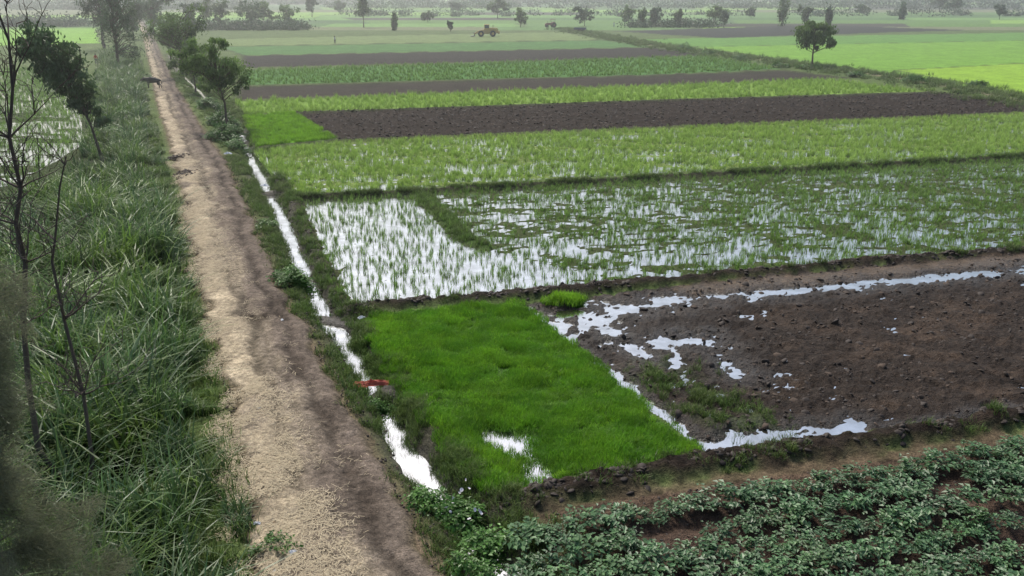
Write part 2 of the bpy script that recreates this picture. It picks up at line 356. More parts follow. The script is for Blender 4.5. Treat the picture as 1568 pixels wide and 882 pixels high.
for (px,py,rx,ry,am) in [(383,487,.26,.5,1.1),(403,487,.18,.55,1.1),(445,462,.8,.6,.9),(430,480,.5,.8,.6),(420,760,.5,1,.4),(420,560,.6,2.,.3),(272,242,.5,1.2,.6),(282,268,.4,1.,.6),(500,640,.5,1.6,.6),(560,780,.4,1.2,.6),(460,560,.4,1.2,.5),(540,720,.3,1.5,.5),(380,330,.4,1.6,.5),(340,250,.5,2.5,.4)]:
    gx,gy=G(px,py,.1); g=np.exp(-((Xr-gx)/rx)**2-((Yr-gy)/ry)**2)*am*(.4+1.1*fbm(Xr*3,Yr*3,55)); g=np.clip(g,0,1); C=C*(1-g[...,None])+np.array((.05,.038,.028))*g[...,None]
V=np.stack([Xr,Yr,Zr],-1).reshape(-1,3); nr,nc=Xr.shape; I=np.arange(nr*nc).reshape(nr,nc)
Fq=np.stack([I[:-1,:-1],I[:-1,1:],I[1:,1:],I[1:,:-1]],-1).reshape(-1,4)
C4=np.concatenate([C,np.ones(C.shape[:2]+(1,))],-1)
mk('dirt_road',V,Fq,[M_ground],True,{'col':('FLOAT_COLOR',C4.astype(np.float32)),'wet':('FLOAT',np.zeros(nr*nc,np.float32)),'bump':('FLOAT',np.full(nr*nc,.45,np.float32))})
# ------------------------------------------------------------------ protos
def blades(n,spread,h0,h1,wd,bend,segs,seed,droop=.3,tuft=0,tr=.06,hvar=0):
    r=np.random.default_rng(seed); Vs=[];Fs=[];S=[]; tc=None
    for i in range(n):
        if tuft:
            if i%tuft==0: a=r.uniform(0,6.283); rr=spread*math.sqrt(r.uniform()); tc=(rr*math.cos(a),rr*math.sin(a)); th=r.uniform(.7,1.2)
            bx,by=tc[0]+r.normal(0,tr*.5),tc[1]+r.normal(0,tr*.5)
        else:
            a=r.uniform(0,6.283); rr=spread*math.sqrt(r.uniform()); bx,by=rr*math.cos(a),rr*math.sin(a); th=1-hvar*(rr/spread)**2
        a2=r.uniform(0,6.283); h=r.uniform(h0,h1)*th; bd=bend*r.uniform(.3,1.2); wv=wd*r.uniform(.7,1.2)
        dx,dy=math.cos(a2),math.sin(a2); o=len(Vs)
        for k in range(segs+1):
            s=k/segs; hz_=h*(s-droop*bd*s**2.4); off=bd*h*s**1.7
            ww=wv*(1-s**1.6)*.5+.0015
            cx,cy=bx+dx*off,by+dy*off
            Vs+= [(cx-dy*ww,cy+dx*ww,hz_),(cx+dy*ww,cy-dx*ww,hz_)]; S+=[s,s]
            if k<segs: Fs.append((o+2*k,o+2*k+1,o+2*k+3,o+2*k+2))
    return Vs,Fs,S
def protos(tag,fn,mats,nv=3):
    c=bpy.data.collections.new(tag)
    for i in range(nv):
        for j,m in enumerate(mats):
            v,f,s=fn(i*7+j+11)
            ob=mk('%s_%02d'%(tag,i*len(mats)+j),v,f,[m],False,{'s':('FLOAT',np.array(s,np.float32))},link=False)
            c.objects.link(ob)
    return c,nv*len(mats)
def scatter(name,P,rot,scl,idx,coll):
    n=len(P); me=bpy.data.meshes.new(name); me.vertices.add(n); me.vertices.foreach_set('co',np.asarray(P,np.float32).ravel())
    a=me.attributes.new('rot','FLOAT_VECTOR','POINT'); a.data.foreach_set('vector',np.asarray(rot,np.float32).ravel())
    a=me.attributes.new('scl','FLOAT_VECTOR','POINT'); a.data.foreach_set('vector',np.asarray(scl,np.float32).ravel())
    a=me.attributes.new('idx','INT','POINT'); a.data.foreach_set('value',np.asarray(idx,np.int32))
    ob=bpy.data.objects.new(name,me); COL.objects.link(ob)
    ng=bpy.data.node_groups.new(name,'GeometryNodeTree')
    ng.interface.new_socket('Geometry',in_out='INPUT',socket_type='NodeSocketGeometry'); ng.interface.new_socket('Geometry',in_out='OUTPUT',socket_type='NodeSocketGeometry')
    gi=ng.nodes.new('NodeGroupInput'); go=ng.nodes.new('NodeGroupOutput'); ip=ng.nodes.new('GeometryNodeInstanceOnPoints')
    ci=ng.nodes.new('GeometryNodeCollectionInfo'); ci.inputs['Collection'].default_value=coll; ci.inputs['Separate Children'].default_value=True; ci.inputs['Reset Children'].default_value=True
    def na(t,nm):
        q=ng.nodes.new('GeometryNodeInputNamedAttribute'); q.data_type=t; q.inputs['Name'].default_value=nm
        return [o for o in q.outputs if o.enabled and o.name=='Attribute'][0]
    L=ng.links.new
    L(gi.outputs[0],ip.inputs['Points']); L(ci.outputs[0],ip.inputs['Instance']); ip.inputs['Pick Instance'].default_value=True
    L(na('INT','idx'),ip.inputs['Instance Index']); L(na('FLOAT_VECTOR','rot'),ip.inputs['Rotation']); L(na('FLOAT_VECTOR','scl'),ip.inputs['Scale'])
    L(ip.outputs[0],go.inputs[0]); md=ob.modifiers.new('scatter','NODES'); md.node_group=ng
    return ob
def sample(P,dens,mask=None,seed=0,maxn=60000):
    r=np.random.default_rng(seed); x0,y0=P.min(0); x1,y1=P.max(0)
    n=int(min((x1-x0)*(y1-y0)*dens,maxn*4)); x=r.uniform(x0,x1,n); y=r.uniform(y0,y1,n)
    m=inpoly(x,y,P)&(np.abs(x)<(y+10)*.66+1); x=x[m];y=y[m]
    if mask is not None:
        m=r.uniform(size=len(x))<mask(x,y); x=x[m];y=y[m]
    return x,y
def put(name,x,y,coll,nv,s0=.8,s1=1.2,tilt=.12,seed=1,z=None,hs=None,dz=0,uni=False):
    r=np.random.default_rng(seed); n=len(x)
    zz=hz(x,y)+dz if z is None else z
    s=r.uniform(s0,s1,n); 
    if hs is not None: s=s*hs
    rot=np.stack([r.normal(0,tilt,n),r.normal(0,tilt,n),r.uniform(0,6.283,n)],-1)
    sx=np.ones(n) if uni else s
    return scatter(name,np.stack([x,y,zz],-1),rot,np.stack([sx,sx,s*r.uniform(.85,1.15,n)],-1),r.integers(0,nv,n),coll)
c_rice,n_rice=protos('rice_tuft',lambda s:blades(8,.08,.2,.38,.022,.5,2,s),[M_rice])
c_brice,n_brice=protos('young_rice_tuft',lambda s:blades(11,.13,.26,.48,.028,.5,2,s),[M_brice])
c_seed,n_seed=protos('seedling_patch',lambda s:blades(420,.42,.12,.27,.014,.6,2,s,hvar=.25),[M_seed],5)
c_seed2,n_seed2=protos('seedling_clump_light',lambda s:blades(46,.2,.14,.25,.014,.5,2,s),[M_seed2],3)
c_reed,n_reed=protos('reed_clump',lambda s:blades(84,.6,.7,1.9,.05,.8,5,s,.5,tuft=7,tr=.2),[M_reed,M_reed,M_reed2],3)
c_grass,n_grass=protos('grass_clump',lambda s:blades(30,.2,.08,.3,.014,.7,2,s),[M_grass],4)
# rice
def in_pad(x,y):
    m=fbm(x*.5,y*1.3,33); rr=sstep(0,30,x); L=inpoly(x,y,P_floodL)
    return np.where(L,.45,.32+.62*sstep(.38,.62,m)+.15*rr)
x,y=sample(P_flood,20,in_pad,1); put('rice_seedlings',x,y,c_rice,n_rice,.65,1.1,seed=2,z=np.maximum(hz(x,y),-.09)-.02)
x,y=sample(P_bright,12,lambda x,y:.36+.8*sstep(.35,.6,fbm(x*.3,y*1.1,35)),3); put('young_rice_crop',x,y,c_brice,n_brice,.75,1.15,seed=4,z=np.full(len(x),-.12))
x,y=sample(P_green2,3,None,5); put('young_rice_crop',x,y,c_brice,n_brice,1.,1.6,seed=6)
x,y=sample(P_green3,2,None,7); put('rice_seedlings',x,y,c_rice,n_rice,1.4,2.1,seed=8)
x,y=sample(P_lp,4,None,9); put('rice_seedlings',x,y,c_rice,n_rice,1.,1.6,seed=10,z=np.full(len(x),-.12))
# seed bed
holes=lambda x,y:(1-.98*np.clip(np.exp(-(dline(x,y,poly([(745,668),(800,675)]))/.72)**4),0,1))*(1-.95*np.exp(-(dline(x,y,poly([(812,712),(818,730)]))/.5)**4))
x,y=sample(P_seed,9,holes,11); put('rice_seedling_bed',x,y,c_seed,n_seed,.75,1.2,.04,12,hs=.55+.85*fbm(x*1.1,y*1.1,36),uni=True)
x,y=sample(P_seed,9,holes,111); put('rice_seedling_bed',x,y,c_seed2,n_seed2,.6,1.15,.25,112,hs=.5+.8*fbm(x*1.1,y*1.1,36))
x,y=sample(P_seed,14,lambda x,y:.6*(1-holes(x,y)),113); put('rice_seedling_bed',x,y,c_rice,n_rice,.5,.8,.15,114,z=np.full(len(x),-.1))
x,y=sample(P_patch,8,None,13); put('rice_seedling_bed',x,y,c_seed2,n_seed2,1.3,1.8,.15,14)
pl=poly([(550,488),(600,482),(625,520),(640,560),(610,585)]); x,y=sample(pl,25,None,15); put('rice_seedling_bed',x,y,c_seed2,n_seed2,.8,1.1,.15,16)
pl=poly([(715,700),(740,690),(790,705),(800,735),(755,742)]); x,y=sample(pl,30,None,17); put('rice_seedling_bed',x,y,c_seed2,n_seed2,.8,1.3,.15,18)
# reeds
xl=lambda y:np.interp(y,roadL[:,1],roadL[:,0])
P_reed=np.array([G(60,1050),G(438,1060),*[G(a-6,b) for a,b in [(396,882),(376,760),(360,690),(338,560),(310,470),(290,380),(274,300),(252,220),(230,150),(222,110),(216,80)]],G(160,80),G(150,110),G(140,180),G(130,250),G(60,310),G(-60,350),G(-400,480),G(-500,700)])
x,y=sample(P_reed,1.9,lambda x,y:np.where(y<50,1,.6)*(.1+1.2*sstep(.33,.56,fbm(x*.7,y*.7,39))),19)
d=xl(y)-x; hs=(.28+.72*sstep(.3,2.6,d))*(.45+1.25*fbm(x*.55,y*.55,40))*np.where(y>50,.8,1)
put('roadside_reeds',x,y,c_reed,n_reed,.8,1.4,.12,20,hs=hs)
x,y=sample(P_reed,5,lambda x,y:np.clip(1.3-(xl(y)-x)*.4,.25,1)*(y<90),21); put('verge_grass',x,y,c_grass,n_grass,.9,2.2,.2,22)
def along(P,n,wd,seed,ymax=400):
    r=np.random.default_rng(seed); L=np.r_[0,np.cumsum(np.hypot(*np.diff(P,axis=0).T))]
    s=r.uniform(0,L[-1],n); x=np.interp(s,L,P[:,0])+r.normal(0,wd,n); y=np.interp(s,L,P[:,1])+r.normal(0,wd,n); return x,y
cn=canal[canal[:,1]<150]
x,y=along(cn,14000,1.0,23); d=dline(x,y,canal); xr=np.interp(y,roadR[:,1],roadR[:,0])
m=(d>.36)&(x>xr-.2)&(fbm(x*.8,y*.8,41)>.42)&~inpoly(x,y,P_seed)&~inpoly(x,y,P_flood)&~inpoly(x,y,P_bright); x=x[m];y=y[m]
put('canal_bank_grass',x,y,c_grass,n_grass,.5,1.3,.2,24)
for P,n,wd,th,s in ((bundL,1800,.4,.45,25),(bundA,1200,.2,.62,27),(bundB,4500,.25,.45,29),(bundC,500,.3,.6,31),(divide,700,.3,.3,33),(bundF,800,.35,.57,35),(divR,5000,2.4,.45,37)):
    x,y=along(P,n,wd,s); m=fbm(x*.9,y*.9,s)>th; x=x[m];y=y[m]
    put('bund_grass',x,y,c_grass,n_grass,.5 if s<37 else 1.5,1.1 if s<37 else 3,.2,s+1)
x,y=along(poly([(1010,570),(1080,625),(1150,640)]),500,.7,43); m=fbm(x*1.5,y*1.5,45)>.5; put('mud_weeds',x[m],y[m],c_grass,n_grass,.5,1.1,.3,44)
x,y=along(poly([(852,463),(880,462)]),130,.2,46); put('rice_bundle_tuft',x,y,c_seed2,n_seed2,.9,1.5,.3,47,dz=.05)
# clods
def clod(s):
    r=np.random.default_rng(s)
    bm=bmesh.new(); bmesh.ops.create_icosphere(bm,subdivisions=2,radius=1)
    for v in bm.verts: v.co*=(.7+.6*float(vn(np.array(v.co.x*1.6+s),np.array(v.co.y*1.6+v.co.z*1.3),s)))*r.uniform(.93,1.07)
    for v in bm.verts: v.co.z*=.4
    bm.verts.index_update(); V=[tuple(v.co) for v in bm.verts]; Fs=[[v.index for v in f.verts] for f in bm.faces]; bm.free(); return V,Fs,[0]*len(V)
M_clod=simple('soil_clod',(.034,.024,.018),.75,.5,20)
M_clod2=simple('dry_soil_clod',(.08,.056,.04),.9,.5,20)
c_clod,n_clod=protos('soil_clod',clod,[M_clod,M_clod,M_clod2],3)
c_clodd,n_clodd=protos('dark_clod',clod,[M_clod],4)
for cc_ in (c_clod,c_clodd):
    for o_ in cc_.objects: o_.data.polygons.foreach_set('use_smooth',np.ones(len(o_.data.polygons),bool))
x,y=sample(P_mud,18,lambda x,y:.15+.85*sstep(.4,.65,fbm(x*1.2,y*1.2,47)),48); r=np.random.default_rng(5); put('soil_clods',x,y,c_clod,n_clod,.025,.08,.5,49,hs=.6+np.minimum(r.exponential(.45,len(x)),1.5),dz=-.015)
x,y=sample(P_brown1,3,None,50); put('soil_clods',x,y,c_clod,n_clod,.05,.16,.5,51)
for P,n,s in ((bundA,1500,52),(bundC,1300,54),(bundF,500,58)):
    x,y=along(P,n,.22,s); m=fbm(x*1.3,y*1.3,s)>.45; put('soil_clods',x[m],y[m],c_clodd,n_clodd,.03,.13,.5,s+1,dz=-.04)
x,y=sample(P_potato,10,None,60); put('soil_clods',x,y,c_clod,n_clod,.015,.06,.5,61)
x,y=along(roadL[(roadL[:,1]<70)],1300,.28,160); put('soil_clods',x,y,c_clod,n_clod,.012,.05,.5,161,z=np.full(len(x),.05))
x,y=along(roadR[(roadR[:,1]<70)],1300,.3,162); put('soil_clods',x,y,c_clod,n_clod,.012,.05,.5,163,z=np.full(len(x),.06))
for i,(px,py) in enumerate([(272,243),(284,268)]):
    cx,cy=G(px,py); r=np.random.default_rng(i+3); put('soil_heap',r.normal(cx,.3,130),r.normal(cy,.5,130),c_clod,n_clod,.05,.12,.5,170+i,z=.06+.15*r.uniform(size=130)**2)
# straw on the road
M_straw=simple('straw',(.50,.42,.28),.8)
def straw(s):
    r=np.random.default_rng(s); V=[];Fs=[]
    for i in range(9):
        a=r.uniform(0,3.14); l=r.uniform(.02,.08); x0,y0=r.normal(0,.14,2); zc=r.uniform(0,.02); w_=.004
        dx,dy=math.cos(a)*l,math.sin(a)*l; nx,ny=-math.sin(a)*w_,math.cos(a)*w_; o=len(V)
        V+=[(x0-dx-nx,y0-dy-ny,zc),(x0+dx-nx,y0+dy-ny,zc+.01),(x0+dx+nx,y0+dy+ny,zc+.01),(x0-dx+nx,y0-dy+ny,zc)]; Fs.append((o,o+1,o+2,o+3))
    return V,Fs,[0]*len(V)
c_st,n_st=protos('straw_bits',straw,[M_straw],4)
r=np.random.default_rng(8); n=7500; yy=14+50*r.uniform(size=n)**1.6; tt=np.clip(r.normal(.18,.2,n),-.05,.95)
xx=np.interp(yy,rys,XL)*(1-tt)+np.interp(yy,rys,XR)*tt; m=fbm(xx*1.,yy*.5,60)>.46; xx=xx[m];yy=yy[m]
put('road_straw',xx,yy,c_st,n_st,.7,1.5,.05,62,z=np.full(len(xx),.15))
# ------------------------------------------------------------------ broad leaved plants
def leafy(n,rx,rz_,leaf,seed,stems=9,fl=0):
    r=np.random.default_rng(seed); Vs=[];Fs=[];S=[]
    dirs=[(r.uniform(0,6.283),r.uniform(.3,1.)) for _ in range(stems)]
    for i in range(n):
        a,rr=dirs[i%stems]; t=r.uniform(.25,1)**.7
        a2=a+r.normal(0,.25); cx=math.cos(a2)*rx*rr*t+r.normal(0,leaf*.6); cy=math.sin(a2)*rx*rr*t+r.normal(0,leaf*.6)
        cz=rz_*(1.25*t-.75*t*t*rr)*r.uniform(.75,1.1)+.02
        la=a2+r.normal(0,1.1); l=leaf*r.uniform(.6,1.3); tl=r.uniform(-.6,.25); d=np.array((math.cos(la)*math.cos(tl),math.sin(la)*math.cos(tl),math.sin(tl)))
        sd=np.array((-math.sin(la),math.cos(la),0)); up=np.cross(d,sd)*-1
        c0=np.array((cx,cy,cz)); o=len(Vs)
        pts=[c0,c0+d*l*.45+sd*l*.3+abs(up)*l*.12,c0+d*l*.45-sd*l*.3+abs(up)*l*.12,c0+d*l*.5,c0+d*l]
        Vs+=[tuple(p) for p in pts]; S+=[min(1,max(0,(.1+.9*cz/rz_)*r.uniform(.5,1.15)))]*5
        Fs+=[(o,o+3,o+1),(o,o+2,o+3),(o+3,o+4,o+1),(o+3,o+2,o+4)]
    return Vs,Fs,S
c_pot,n_pot=protos('potato_plant',lambda s:leafy(150,.50,.42,.14,s,9),[M_potato],6)
c_bush,n_bush=protos('bush_sprig',lambda s:leafy(70,.5,.6,.16,s,7),[M_broad],4)
A=bundC[0]; B=bundC[4]; dv=(B-A)/np.linalg.norm(B-A); nv_=np.array((dv[1],-dv[0]))
px_=[];py_=[]; r=np.random.default_rng(9)
for k in range(14):
    off=1.75+k*.92; s=-8
    while s<26:
        s+=r.uniform(.25,.46); p=A+dv*s+nv_*(off+r.normal(0,.07)); px_.append(p[0]); py_.append(p[1])
px_=np.array(px_);py_=np.array(py_); m=inpoly(px_,py_,P_potato); 
bare=np.exp(-(dline(px_,py_,poly([(1480,760),(1600,800)]))/1.2)**4)+.8*np.exp(-(dline(px_,py_,poly([(1000,830),(1060,825)]))/.6)**4); m&=(r.uniform(size=len(px_))>bare*.9)&(fbm(px_*.8,py_*.8,63)>.29)
put('potato_crop',px_[m],py_[m],c_pot,n_pot,.5,1.12,.12,64,dz=.0)
def bush(name,px,py,rad,n,s,seed,h=1.0,coll=None):
    r=np.random.default_rng(seed); cx,cy=G(px,py); a=r.uniform(0,6.283,n); q=rad*np.sqrt(r.uniform(size=n)); x=cx+q*np.cos(a); y=cy+q*np.sin(a)
    z=hz(x,y)+(1-(q/rad)**2)*h*.6*r.uniform(.2,1,n)-.05
    return put(name,x,y,c_bush,n_bush,s*.8,s*1.2,.35,seed,z=z)
bush('canal_bush',350,213,1.5,60,1.1,71,1.6); bush('canal_bush',345,190,1.3,40,1.2,72,1.6); bush('canal_bush',365,228,.9,26,1.,172,1.)
bush('canal_bush',450,432,.75,40,.8,73,.9); bush('canal_bush',582,612,.35,14,.5,74,.4); bush('canal_bush',322,165,1.4,36,1.2,173,1.4)
bush('canal_bush',405,345,.5,10,.6,75,.4); bush('canal_bush',660,765,.4,14,.6,78,.5)
bush('flowering_bush',700,782,.55,34,.7,76,.9); bush('flowering_bush',740,825,.45,26,.7,77,.8)
bush('canal_bush',722,868,.4,16,.6,79,.4); bush('canal_bush',420,850,.4,10,.6,175,.4)
for i,(px,py,rad,h) in enumerate([(130,420,1.4,1.2),(150,345,1.5,1.3),(215,300,1.2,.7),(100,500,1.3,1.1),(230,640,.9,.7),(60,640,1.3,1.3),(200,150,2,2.),(195,190,1.8,1.6),(170,215,1.6,1.5),(205,120,2.2,2.2),(180,135,2.2,2)]): bush('verge_bush',px,py,rad,34,1.,180+i,h)
M_fl=simple('white_petal',(.75,.72,.75),.6)
def flower(s):
    V=[(0,0,0)];Fs=[]
    for k in range(10): V.append((.05*math.cos(k*.628),.05*math.sin(k*.628),.03 if k%2 else .022))
    for k in range(10): Fs.append((0,1+k,1+(k+1)%10))
    return V,Fs,[1]*11
c_fl,n_fl=protos('flower_head',flower,[M_fl],1)
r=np.random.default_rng(10); cx,cy=G(715,800); n=14; x=cx+r.normal(0,.4,n); y=cy+r.normal(0,.45,n); put('bush_flowers',x,y,c_fl,n_fl,.6,1.2,.8,80,z=r.uniform(.5,1.0,n))
for i,(px,py,rad,h) in enumerate([(1400,128,1.6,1.2),(1495,134,1.,.8),(1048,78,1.6,2),(1130,92,1.2,1),(1085,84,1,.8),(1310,118,1,.8),(118,345,1.3,1.),(160,330,1.2,1.),(1238,106,2,.6),(1195,104,1.2,.8)]):
    bush('shrub',px,py,rad,26,1.1+py*0,90+i,h)
# ------------------------------------------------------------------ trees
def tubes(paths,sides=6):
    Vs=[];Fs=[]
    for pts,rad in paths:
        pts=np.array(pts,float); n=len(pts); o=len(Vs)
        for i in range(n):
            d=pts[min(i+1,n-1)]-pts[max(i-1,0)]; d/=np.linalg.norm(d)+1e-9
            a=np.cross(d,(.3,.9,.1)); a/=np.linalg.norm(a)+1e-9; b_=np.cross(d,a)
            for k in range(sides):
                t=6.283*k/sides; Vs.append(pts[i]+(a*math.cos(t)+b_*math.sin(t))*rad[i])
        for i in range(n-1):
            for k in range(sides):
                Fs.append((o+i*sides+k,o+i*sides+(k+1)%sides,o+(i+1)*sides+(k+1)%sides,o+(i+1)*sides+k))
    return np.array(Vs),np.array(Fs)
def tree(name,bx,by,h,crowns,leaves=3000,leaf=.2,tr=.15,mat=None,lean=(0,0),clusters=50,seed=0,droop=.3,cs=.22,z0=0.):
    r=np.random.default_rng(seed); mat=mat or M_tree
    tp=[]
    for k in range(7):
        s=k/6; tp.append(np.array((lean[0]*s**1.3,lean[1]*s**1.3,h*.85*s))+np.r_[r.normal(0,.02*h*min(s,.5),2),0])
    paths=[(tp,[tr*(1-.85*k/6)*(1.35 if k==0 else 1) for k in range(7)])]
    L=[];SH=[];tot=sum(c[3]*c[4]*c[5] for c in crowns)
    for c in crowns:
        nc_=max(4,int(clusters*c[3]*c[4]*c[5]/tot)); cc=np.array(c[:3]); rr=np.array(c[3:])
        for j in range(nc_):
            v=r.normal(size=3); v/=np.linalg.norm(v); p=cc+v*rr*r.uniform(.25,1.3)**.5*1.0
            hb=max(.15*h,min(p[2]*.8-.2*abs(p[0]),h*.8)); s=hb/(h*.85); k=min(int(s*6),5); q=tp[k]*(1-(s*6-k))+tp[k+1]*(s*6-k) if s<1 else tp[-1]
            mid=(q+p)/2+np.array((0,0,.08*h*r.uniform(-.3,1)))
            paths.append(([q,mid,p],[tr*.32*(1-s*.5),tr*.16,tr*.04]))
            nl=int(leaves/ clusters*r.uniform(.4,1.6)); sg=cs*rr*r.uniform(.55,1.35)
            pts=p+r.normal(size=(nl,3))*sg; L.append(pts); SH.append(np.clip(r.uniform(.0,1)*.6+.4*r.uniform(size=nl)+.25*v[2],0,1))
    L=np.vstack(L); SH=np.concatenate(SH); L[:,2]=np.maximum(L[:,2],.3); n=len(L)
    a=r.normal(size=(n,3)); a[:,2]-=droop*2.5; a/=np.linalg.norm(a,axis=1)[:,None]; b_=np.cross(a,r.normal(size=(n,3))); b_/=np.linalg.norm(b_,axis=1)[:,None]
    s=(leaf*r.uniform(.6,1.4,n))[:,None]
    LV=np.stack([L-a*s,L+b_*s*.38,L+a*s,L-b_*s*.38],1).reshape(-1,3)
    TV,TF=tubes(paths); o=len(TV); LF=np.arange(n*4).reshape(n,4)+o
    V=np.vstack([TV,LV])+np.array((bx,by,z0)); Fq=np.vstack([TF,LF])
    sh=np.r_[np.zeros(o),np.repeat(SH,4)]
    return mk(name,V,Fq,[M_bark,mat],False,{'shade':('FLOAT',sh.astype(np.float32))},midx=np.r_[np.zeros(len(TF)),np.ones(len(LF))])
def tr_at(name,px,pyb,pyt,wpx,kind=0,seed=0,mat=None,dens=1.,crown0=.3,lean=0.,droop=.3):
    x,y=G(px,pyb); t=CAMH/(math.sin(PIT)+(pyb-441)/F0*math.cos(PIT)); m=t/F0; h=(pyb-pyt)*m*1.04; w_=wpx*m/2*1.08
    r=np.random.default_rng(seed+500); cz=h*(crown0+1)/2; rz_=h*(1-crown0)/2
    if kind==0: cr=[(lean,0,cz,w_*.5,w_*.5,rz_*.8)]+[(lean+r.uniform(-.8,.8)*w_,r.uniform(-.6,.6)*w_,cz+r.uniform(-.7,.7)*rz_,w_*r.uniform(.28,.48),w_*.42,rz_*r.uniform(.22,.42)) for _ in range(8)]
    else: cr=[(lean,0,cz,w_*.8,w_*.8,rz_)]
    return tree(name,x,y,h,cr,int(2200*dens),max(.16,m*1.7),max(.1,h*.018),mat,(lean,0),int(56*dens),seed,droop,z0=0)
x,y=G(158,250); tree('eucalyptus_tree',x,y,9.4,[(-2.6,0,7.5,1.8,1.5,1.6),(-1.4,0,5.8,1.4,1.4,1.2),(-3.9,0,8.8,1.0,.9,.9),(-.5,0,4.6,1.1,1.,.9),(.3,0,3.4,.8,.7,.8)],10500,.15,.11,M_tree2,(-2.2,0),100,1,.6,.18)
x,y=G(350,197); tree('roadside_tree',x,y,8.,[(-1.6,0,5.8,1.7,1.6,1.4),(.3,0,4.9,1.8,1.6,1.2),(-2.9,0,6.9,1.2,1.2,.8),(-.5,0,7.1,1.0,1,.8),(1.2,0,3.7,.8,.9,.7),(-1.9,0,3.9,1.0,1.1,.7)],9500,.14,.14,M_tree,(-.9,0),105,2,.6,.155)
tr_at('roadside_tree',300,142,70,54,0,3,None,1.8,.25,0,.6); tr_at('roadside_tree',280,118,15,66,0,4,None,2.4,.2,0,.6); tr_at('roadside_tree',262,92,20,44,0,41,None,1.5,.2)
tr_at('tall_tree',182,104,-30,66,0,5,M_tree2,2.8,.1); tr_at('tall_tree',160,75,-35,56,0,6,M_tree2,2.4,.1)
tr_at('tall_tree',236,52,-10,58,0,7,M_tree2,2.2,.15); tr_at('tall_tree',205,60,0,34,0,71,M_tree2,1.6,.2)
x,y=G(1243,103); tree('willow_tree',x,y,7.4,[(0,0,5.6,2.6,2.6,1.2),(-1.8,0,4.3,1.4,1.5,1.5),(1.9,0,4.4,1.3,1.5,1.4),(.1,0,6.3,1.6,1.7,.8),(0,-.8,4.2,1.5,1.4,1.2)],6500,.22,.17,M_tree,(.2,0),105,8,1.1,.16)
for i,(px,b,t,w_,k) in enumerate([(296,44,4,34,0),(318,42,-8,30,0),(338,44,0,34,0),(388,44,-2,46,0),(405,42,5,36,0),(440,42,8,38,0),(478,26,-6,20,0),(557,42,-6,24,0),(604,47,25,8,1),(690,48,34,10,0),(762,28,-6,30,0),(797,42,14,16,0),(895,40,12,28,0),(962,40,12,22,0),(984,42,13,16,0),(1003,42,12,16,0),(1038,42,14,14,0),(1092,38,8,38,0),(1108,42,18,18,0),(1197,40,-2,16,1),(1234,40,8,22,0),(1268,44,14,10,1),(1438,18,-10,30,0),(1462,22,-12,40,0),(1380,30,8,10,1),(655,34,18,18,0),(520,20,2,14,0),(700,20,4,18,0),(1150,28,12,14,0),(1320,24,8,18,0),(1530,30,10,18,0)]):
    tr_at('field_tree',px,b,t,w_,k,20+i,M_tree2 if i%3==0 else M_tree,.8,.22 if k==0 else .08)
r=np.random.default_rng(77); pts=[];sh=[]
for px0,px1,py,hh,n in ((295,470,45,2.2,120),(960,1090,41,2,40),(0,140,40,3,60),(500,1568,12,5,170),(0,400,14,5,90),(300,1568,4,7,260),(-300,500,6,7,120),(500,1568,24,3,60)):
    for i in range(n):
        u=r.uniform(px0,px1); cx,cy=G(u,py+r.uniform(-1.5,1.5)); k=90; hh2=hh*r.uniform(.4,1.5)
        p=np.stack([r.normal(cx,hh2*.8,k),r.normal(cy,hh2*.8,k),np.abs(r.normal(hh2*.45,hh2*.3,k))],-1); pts.append(p); sh.append(np.full(k,r.uniform()))
L=np.vstack(pts); n=len(L); dist=L[:,1]; s=(np.clip(dist/F0*1.8,.3,2)*r.uniform(.6,1.3,n))[:,None]
a=r.normal(size=(n,3)); a/=np.linalg.norm(a,axis=1)[:,None]; b_=np.cross(a,r.normal(size=(n,3))); b_/=np.linalg.norm(b_,axis=1)[:,None]
LV=np.stack([L-a*s,L+b_*s*.5,L+a*s,L-b_*s*.5],1).reshape(-1,3)
mk('distant_tree_line',LV,np.arange(n*4).reshape(n,4),[M_tree2],False,{'shade':('FLOAT',np.repeat(np.concatenate(sh),4).astype(np.float32))})
# bare young tree in the left foreground
r=np.random.default_rng(12); paths=[]
def limb(pts,r0,r1,depth=0,nb=16):
    pts=np.array(pts,float); n=len(pts); paths.append((pts,np.linspace(r0,r1,n)))
    if depth>=3: return
    for k in range((nb,4,3)[depth]):
        i=r.integers(max(1,n//3),n) if depth==0 else r.integers(1,n); p=pts[i]; l=r.uniform(.6,1.6)*(1,.6,.35)[depth]
        d=np.array((r.normal(0,.6),r.normal(0,.5),r.uniform(.2,1.))); d/=np.linalg.norm(d); q=[p]
        for j in range(4): q.append(q[-1]+d*l/4+r.normal(0,.035,3)); 
        limb(q,(.024,.012,.007)[depth],.005,depth+1)
s1=[(-10.6,19,-.2),(-11.0,19,.7),(-11.4,19,1.5),(-11.35,19,3.2),(-11.2,19,4.7),(-10.9,19,6.2),(-10.95,19,7.1),(-10.7,19,7.9),(-10.75,19,9),(-10.5,19,10),(-10.4,19,11),(-10.6,19,12)]
s2=[(-10.6,19.1,-.2),(-10.2,19.1,1.2),(-10.15,19.1,2.9),(-10.3,19.1,4.8),(-10.35,19.1,6.2),(-10.2,19.1,6.7),(-9.9,19.1,7.9),(-9.6,19,8.6)]
limb(s1,.085,.02,0,28); limb(s2,.055,.014,0,12)
TV,TF=tubes(paths,5); mk('bare_sapling_tree',TV,TF,[simple('sapling_bark',(.11,.085,.07),.9,.4,20)],True)
